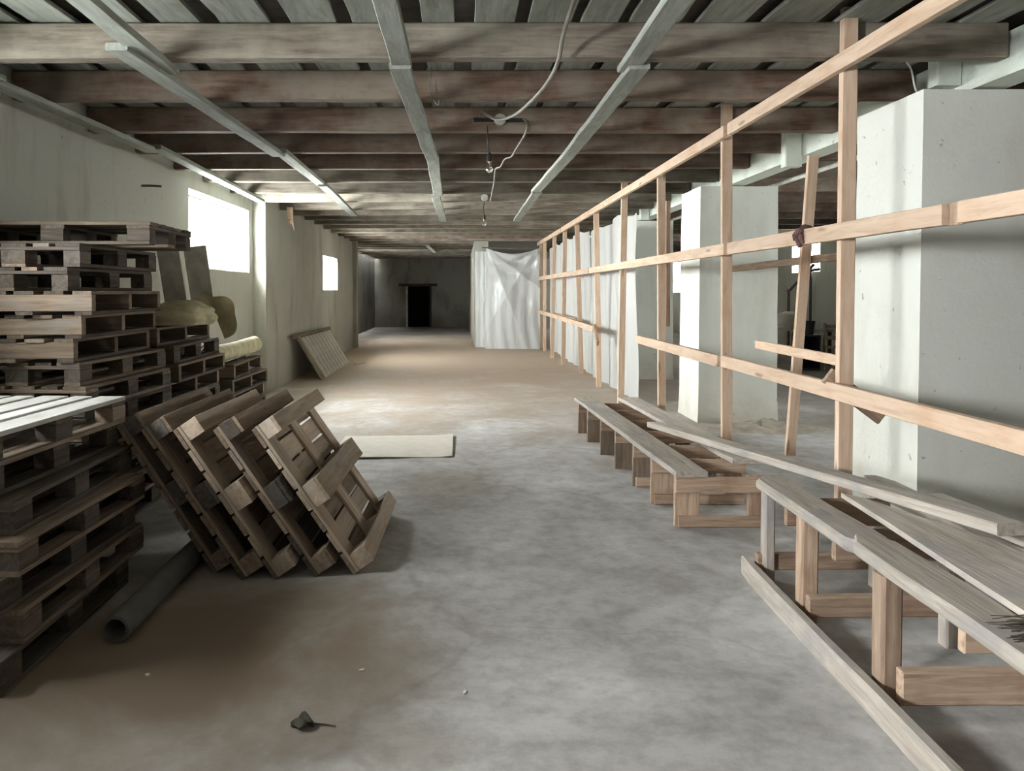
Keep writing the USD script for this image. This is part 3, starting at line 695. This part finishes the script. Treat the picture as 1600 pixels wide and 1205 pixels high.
leaning(C_WD, -1.200, 4.22, 56.4, 1.2, -0.5, 'leaning pallet fourth from the aisle, dark reddish top edge')
leaning(C_WD, -1.390, 4.31, 57.0, 1.2, 0.0, 'darkest leaning pallet, farthest from the aisle, touching the low stack')

# things on and around the stacks
st2 = 9 * PH + 0.012
for k, (x0, x1, dy, h, lab) in enumerate(((-2.66, -2.46, 0.0, 0.66, 'upright grey-green board standing on the middle stack beside the tall stack'), (-2.45, -2.22, 0.05, 0.68, 'second upright grey-green board, nearer the window, on the middle stack'))):
    b = thing('upright_board', lab, 'board', 'boards standing on the middle stack')
    stick('board', ((x0 + x1) / 2 + 0.02, 6.95 + dy, st2), ((x0 + x1) / 2 - 0.04, 6.85 + dy, st2 + h), 0.2, 0.018, M_['offcut'], b, (0, -1, 0), 4, 0.06)

def lump(c, s, seed, amp=0.2, flat=0.35):
    m = trimesh.creation.icosphere(4, 1.0)
    v = m.vertices
    d = 1 + (meshkit.fbm(v * 1.6, 4, seed) - 0.5) * 2 * amp + 0.05 * np.sin(v[:, 2] * 14 + v[:, 0] * 2)
    v = np.sign(v) * np.abs(v) ** 0.8 * d[:, None]
    v[:, 2] = np.maximum(v[:, 2], -flat)
    m.vertices = v * np.array(s) + np.array(c)
    return m
fo = thing('foam_bundle', 'bulky folded yellow foam sheet drooping over the middle pallet stack', 'foam sheet')
obj('folded_part', lump((-2.30, 6.36, st2 + 0.055), (0.25, 0.25, 0.145), 3), M_['foam'], fo, smooth=60)
def fan(u, v):
    a = -0.9 + 3.5 * u
    r = v * (0.21 + 0.02 * np.sin(u * 17))
    return np.stack([-2.13 + r * np.sin(a), 6.74 - 0.12 * v + 0.03 * np.sin(u * 13) * v, st2 + 0.03 + r * np.cos(a)], -1)
f1 = film_mesh(fan, 30, 14)
th = trimesh.Trimesh(np.vstack([f1.vertices, f1.vertices + V(0.01, -0.03, 0.012)]), np.vstack([f1.faces, f1.faces[:, ::-1] + len(f1.vertices)]), process=False)
obj('drooping_flap', th, M_['foam'], fo, smooth=60)
fr = thing('foam_roll', 'thin yellow foam roll lying on the farthest pallet stack', 'foam roll')
sp = []
for k in range(40):
    a = k * 0.42; r = 0.035 + 0.0045 * k * 0.42
    sp.append((r * math.cos(a), r * math.sin(a)))
obj('roll', tube([(-2.42, 7.42, 6 * PH + 0.10), (-2.38, 8.0, 6 * PH + 0.105), (-2.34, 8.75, 6 * PH + 0.125)], [0.095, 0.085, 0.09], 18, 6), M_['foam'], fr, smooth=50)
obj('roll_end', tube([(p[0] * 1.1 - 2.42, 7.415, p[1] * 1.1 + 6 * PH + 0.10) for p in sp], 0.008, 5, 1), M_['foam'], fr)

pp = thing('pipe', 'dark cement pipe lying on the floor beside the low pallet stack', 'pipe')
pm = lathe([(0.048, 0), (0.062, 0.0), (0.065, 0.01), (0.065, 1.55), (0.062, 1.56), (0.048, 1.56), (0.048, 0.0)], 28)
M = np.eye(4); M[:3, 0], M[:3, 1], M[:3, 2], M[:3, 3] = (1, 0, 0), (0, 0, -1), (0, 1, 0), (-1.56, 3.44, 0.066)
obj('tube', pm, M_['pipe'], pp, M, 40)

# fibreboard on the floor, turned-up corner
def sheet(u, v):
    x = -1.25 + 1.18 * u; y = 7.30 + (1.12 - 0.03 * u) * v + 0.06 * u - 0.05 * (1 - u)
    z = 0.012 + 0.012 * np.clip(u - 0.85, 0, 1) / 0.15 + 0.008 * np.sin(u * 5) * (1 - v) ** 3
    return np.stack([x, y, z], -1)
s1 = film_mesh(sheet, 24, 16)
n1 = len(s1.vertices)
edge = trimesh.Trimesh(np.vstack([s1.vertices, s1.vertices - V(0, 0, 0.009)]), np.vstack([s1.faces, s1.faces[:, ::-1] + n1]), process=False)
ring = [j for j in range(16)] + [i * 16 + 15 for i in range(1, 24)] + [23 * 16 + j for j in range(14, -1, -1)] + [i * 16 for i in range(22, 0, -1)]
fc = []
for a, b in zip(ring, ring[1:] + ring[:1]):
    fc += [(a, b, b + n1), (a, b + n1, a + n1)]
edge = trimesh.Trimesh(edge.vertices, np.vstack([edge.faces, fc]), process=False); trimesh.repair.fix_normals(edge)
tag(obj('board_sheet', edge, M_['sheet'], None, None, 30), 'pale fibreboard sheet lying flat on the aisle floor', 'board')

# slatted panel leaning on the left wall
pn = thing('slatted_panel', 'low slatted wooden panel leaning against the left wall below the far window', 'panel')
for k in range(10):
    y = 13.75 + 0.34 * k
    stick('slat', (-2.47, y + 0.16, 0.0), (-2.93, y + 0.16, 0.76), 0.30, 0.022, M_['offcut'], pn, (1, 0, 0.6), 2, 0.04)
stick('top_rail', (-2.915, 13.3, 0.79), (-2.915, 17.2, 0.77), 0.07, 0.05, M_['pal_m'], pn, (1, 0, 0.6), 4, 0.08)
stick('edge_rail', (-2.425, 13.72, 0.03), (-2.885, 13.72, 0.79), 0.06, 0.05, M_['pal_l'], pn, (1, 0, 0.6), 2, 0.06)

# splintered board hanging from a beam
hb = thing('splintered_board', 'short splintered board hanging down from a beam by the left wall', 'board')
spg = trimesh.creation.extrude_polygon(Polygon([(-0.05, 0), (0.05, 0), (0.055, -0.22), (0.075, -0.40), (0.03, -0.27), (0.012, -0.30), (-0.005, -0.23), (-0.03, -0.25)]), 0.022)
M = np.eye(4); M[:3, 0], M[:3, 1], M[:3, 2], M[:3, 3] = (1, 0, 0), (0, 0, 1), (0, -1, 0), (-2.82, 12.815, 2.995)
obj('board', spg, M_['pine'], hb, M, False)

nr = thing('iron_rod', 'short dark iron rod sticking out of the left wall above the pallets', 'rod')
obj('shaft', tube([(XL - 0.02, 7.75, 2.66), (XL + 0.10, 7.75, 2.66), (XL + 0.2, 7.76, 2.655)], 0.012, 8, 4), M_['steel'], nr)

# ------------------------------------------------------------------ wiring
def junction(name, c, r, label):
    b = thing(name, label, 'junction box')
    M = np.eye(4); M[:3, 0], M[:3, 1], M[:3, 2], M[:3, 3] = (1, 0, 0), (0, 0, -1), (0, 1, 0), (c[0], c[1] - 0.04, c[2])
    obj('lid', lathe([(0, 0), (r * 0.9, 0), (r, 0.006), (r, 0.022), (0, 0.022)], 24), M_['grey_box'], b, M, 30)
    obj('body', lathe([(0, 0.022), (r * 0.93, 0.022), (r * 0.93, 0.045), (0, 0.045)], 24), M_['black'], b, M, 30)
    return b
Y3, Y8 = 6.60, 11.80
jb = junction('junction_box', (0.345, Y3, 3.06), 0.052, 'round grey junction box on the third beam, above the nearest bulb')
stick('mounting_strip', (0.12, Y3 - 0.005, 3.06), (0.55, Y3 - 0.005, 3.06), 0.02, 0.03, M_['black'], jb, (0, 0, 1))
junction('junction_box', (0.385, Y8, 3.03), 0.055, 'round grey junction box on a pale beam, above the farther bulb')
tag(obj('cable', tube([(0.60, 2.6, 3.13), (0.585, 3.6, 3.10), (0.575, 4.25, 3.03), (0.57, 4.48, 2.93), (0.545, 4.85, 2.90), (0.49, 5.45, 2.925), (0.41, 5.95, 2.95), (0.30, 6.30, 3.0), (0.20, 6.48, 3.10), (0.185, 6.55, 3.12), (0.17, 6.55, 3.08)], 0.012, 8, 8), M_['cable'], None, None, True), 'thick grey cable looping under the nearest beams to the first junction box', 'cable')
tag(obj('cable', tube([(0.54, 6.57, 3.065), (0.57, 6.56, 3.03), (0.565, 6.62, 2.955), (0.53, 7.2, 2.93), (0.51, 7.6, 2.925), (0.46, 7.8, 2.935), (0.44, 8.3, 2.94), (0.40, 8.6, 2.955), (0.43, 9.6, 2.955), (0.45, 10.8, 2.955), (0.47, 11.7, 2.97), (0.462, 11.74, 3.02)], 0.009, 8, 8), M_['cable'], None, None, True), 'thin wavy cable running under the beams between the two junction boxes', 'cable')
def bulb(c, top, label):
    b = thing('pendant_bulb', label, 'light bulb')
    x, y, z = c
    obj('cord', tube([(top[0], top[1], top[2]), (x - 0.015, y - 0.02, (z + top[2]) / 2 + 0.03), (x, y, z + 0.12)], 0.006, 6, 5), M_['black'], b)
    obj('socket', lathe([(0, 0.125), (0.010, 0.12), (0.022, 0.09), (0.024, 0.045), (0, 0.045)], 20), M_['black'], b, T(x, y, z), 40)
    obj('cap', lathe([(0, 0.046), (0.014, 0.046), (0.014, 0.03), (0, 0.03)], 20), M_['brass'], b, T(x, y, z), 40)
    g_ = lathe([(0.013, 0.032), (0.018, 0.02), (0.029, -0.004), (0.031, -0.02), (0.026, -0.038), (0.013, -0.049), (0, -0.052)], 24)
    obj('glass', g_, M_['glass'], b, T(x, y, z), True)
    obj('filament_stem', lathe([(0, 0.03), (0.006, 0.03), (0.004, 0.0), (0.008, -0.01), (0, -0.012)], 10), M_['grey_box'], b, T(x, y, z), 40)
bulb((0.255, 6.55, 2.655), (0.235, 6.55, 3.0), 'clear bulb on a black cord under the nearest junction box')
bulb((0.375, 11.70, 2.64), (0.385, 11.775, 2.985), 'clear bulb hanging under the farther junction box')
hk = thing('hanging_wire', 'thin loose wire loop dangling between the first beams beside the middle batten', 'wire')
obj('wire', tube([(-0.20, 5.45, 3.17), (-0.21, 5.42, 3.02), (-0.175, 5.42, 2.93), (-0.15, 5.42, 2.905), (-0.145, 5.42, 2.94)], 0.005, 6, 6), M_['cable'], hk)
wt = thing('white_wire', 'thin white wire tie sticking up in front of the nearest pillar top', 'wire')
obj('wire', tube([(2.80, 4.90, 3.10), (2.83, 4.90, 3.05), (2.86, 4.9, 3.0), (2.895, 4.92, 2.90), (2.93, 4.95, 2.872)], 0.006, 6, 6), M_['paper'], wt)

# ------------------------------------------------------------------ litter on the floor
lf = thing('leaf_clump', 'crumpled dark leaf with a stalk on the floor in the foreground', 'leaf')
def leafs(u, v):
    a = u * 2 - 1
    w = (1 - a * a) * 0.035
    return np.stack([-0.62 + 0.085 * u, 2.78 + w * (v - 0.5) * 2, 0.006 + 0.022 * np.sin(u * 3.1) + 0.012 * np.cos(v * 9 + u * 7)], -1)
obj('blade', film_mesh(leafs, 16, 10), M_['leaf'], lf, smooth=True)
obj('stalk', tube([(-0.55, 2.78, 0.012), (-0.50, 2.785, 0.006), (-0.455, 2.775, 0.006)], [0.004, 0.003, 0.002], 6, 4), M_['leaf'], lf)
r3 = random.Random(4)
for k, (x, y, lab) in enumerate(((-0.41, 3.20, 'small white chip on the floor ahead of the dark leaf'), (-1.30, 3.16, 'tiny white chip on the brown dirt beside the pipe'), (0.02, 3.02, 'small pale chip on the floor right of the leaf'))):
    poly = Polygon([(0.014 * math.cos(t) * r3.uniform(0.6, 1.2), 0.008 * math.sin(t) * r3.uniform(0.6, 1.2)) for t in np.linspace(0, 2 * math.pi, 7)[:-1]])
    tag(obj('chip', trimesh.creation.extrude_polygon(poly, 0.005), M_['paper'], None, T(x, y, 0.0, r3.uniform(0, 90)), False), lab, 'litter')
for k, (x, y, rz, L, lab) in enumerate(((-2.05, 8.9, 35, 0.35, 'pale board scrap on the floor by the farthest pallet stack'), (-2.35, 9.15, 75, 0.45, 'narrow board scrap lying against the left wall foot'), (-2.2, 16.95, 60, 0.35, 'white board scrap at the foot of the slatted panel'))):
    sc = thing('board_scrap', lab, 'scrap wood')
    stick('piece', (x - L / 2 * math.cos(math.radians(rz)), y - L / 2 * math.sin(math.radians(rz)), 0.012), (x + L / 2 * math.cos(math.radians(rz)), y + L / 2 * math.sin(math.radians(rz)), 0.012), 0.08, 0.022, M_['pal_l'], sc, (0, 0, 1), 2, 0.1)

# ------------------------------------------------------------------ far right bay: pipes, table and clutter along the wall
hr = thing('handrail', 'dark angled pipe handrail by the far right wall', 'handrail')
obj('rail', tube([(8.10, 18.9, 0.0), (8.10, 18.9, 1.55), (8.10, 18.85, 1.62), (8.10, 17.6, 2.2)], 0.035, 8, 3), M_['steel'], hr)
vp = thing('wall_pipe', 'thin vertical pipe with an elbow on the far right wall', 'pipe')
obj('run', tube([(8.18, 17.9, 0.6), (8.18, 17.9, 2.0), (8.18, 17.85, 2.08), (8.18, 17.5, 2.1)], 0.03, 8, 3), M_['pipe'], vp)
tb = thing('work_table', 'cluttered grey work table along the far right wall', 'table')
obj('table_top', tm(box(7.25, 8.1, 16.6, 18.5, 0.72, 0.77)), M_['grey'], tb, smooth=False)
for x, y in ((7.3, 16.65), (8.03, 16.65), (7.3, 18.4), (8.03, 18.4)):
    stick('leg', (x, y, 0), (x, y, 0.72), 0.07, 0.07, M_['pal_d'], tb, (1, 0, 0))
bk = thing('black_crate', 'black open crate standing in front of the work table', 'crate')
c0 = box(6.9, 7.28, 15.45, 15.95, 0, 0.72) - box(6.93, 7.25, 15.4, 15.92, 0.05, 0.34) - box(6.93, 7.25, 15.4, 15.92, 0.38, 0.68)
obj('shell', tm(c0), M_['black'], bk, smooth=False)
bu = thing('black_bucket', 'black tilted bucket on the black crate', 'bucket')
obj('pail', lathe([(0, 0), (0.11, 0), (0.145, 0.26), (0.155, 0.27), (0.14, 0.262), (0.105, 0.012), (0, 0.012)], 24), M_['black'], bu, T(7.12, 15.7, 0.72), 40)
sk = obj('sack', lump((7.25, 16.95, 0.955), (0.2, 0.17, 0.2), 9, 0.15, 0.9), M_['sheet'], None, None, 60)
tag(sk, 'pale lumpy sack on the work table by the far right wall', 'sack')
ch = thing('wooden_chair', 'brown wooden chair beside the black crate in the far right bay', 'chair')
for x in (7.45, 7.82):
    for y in (15.3, 15.66):
        stick('leg', (x, y, 0), (x, y, 0.95 if y > 15.5 else 0.45), 0.04, 0.04, M_['brown'], ch, (1, 0, 0))
obj('seat', tm(box(7.42, 7.85, 15.27, 15.7, 0.45, 0.48)), M_['brown'], ch, smooth=False)
for z in (0.65, 0.88):
    stick('back_slat', (7.44, 15.66, z), (7.83, 15.66, z), 0.02, 0.08, M_['brown'], ch, (0, 0, 1))
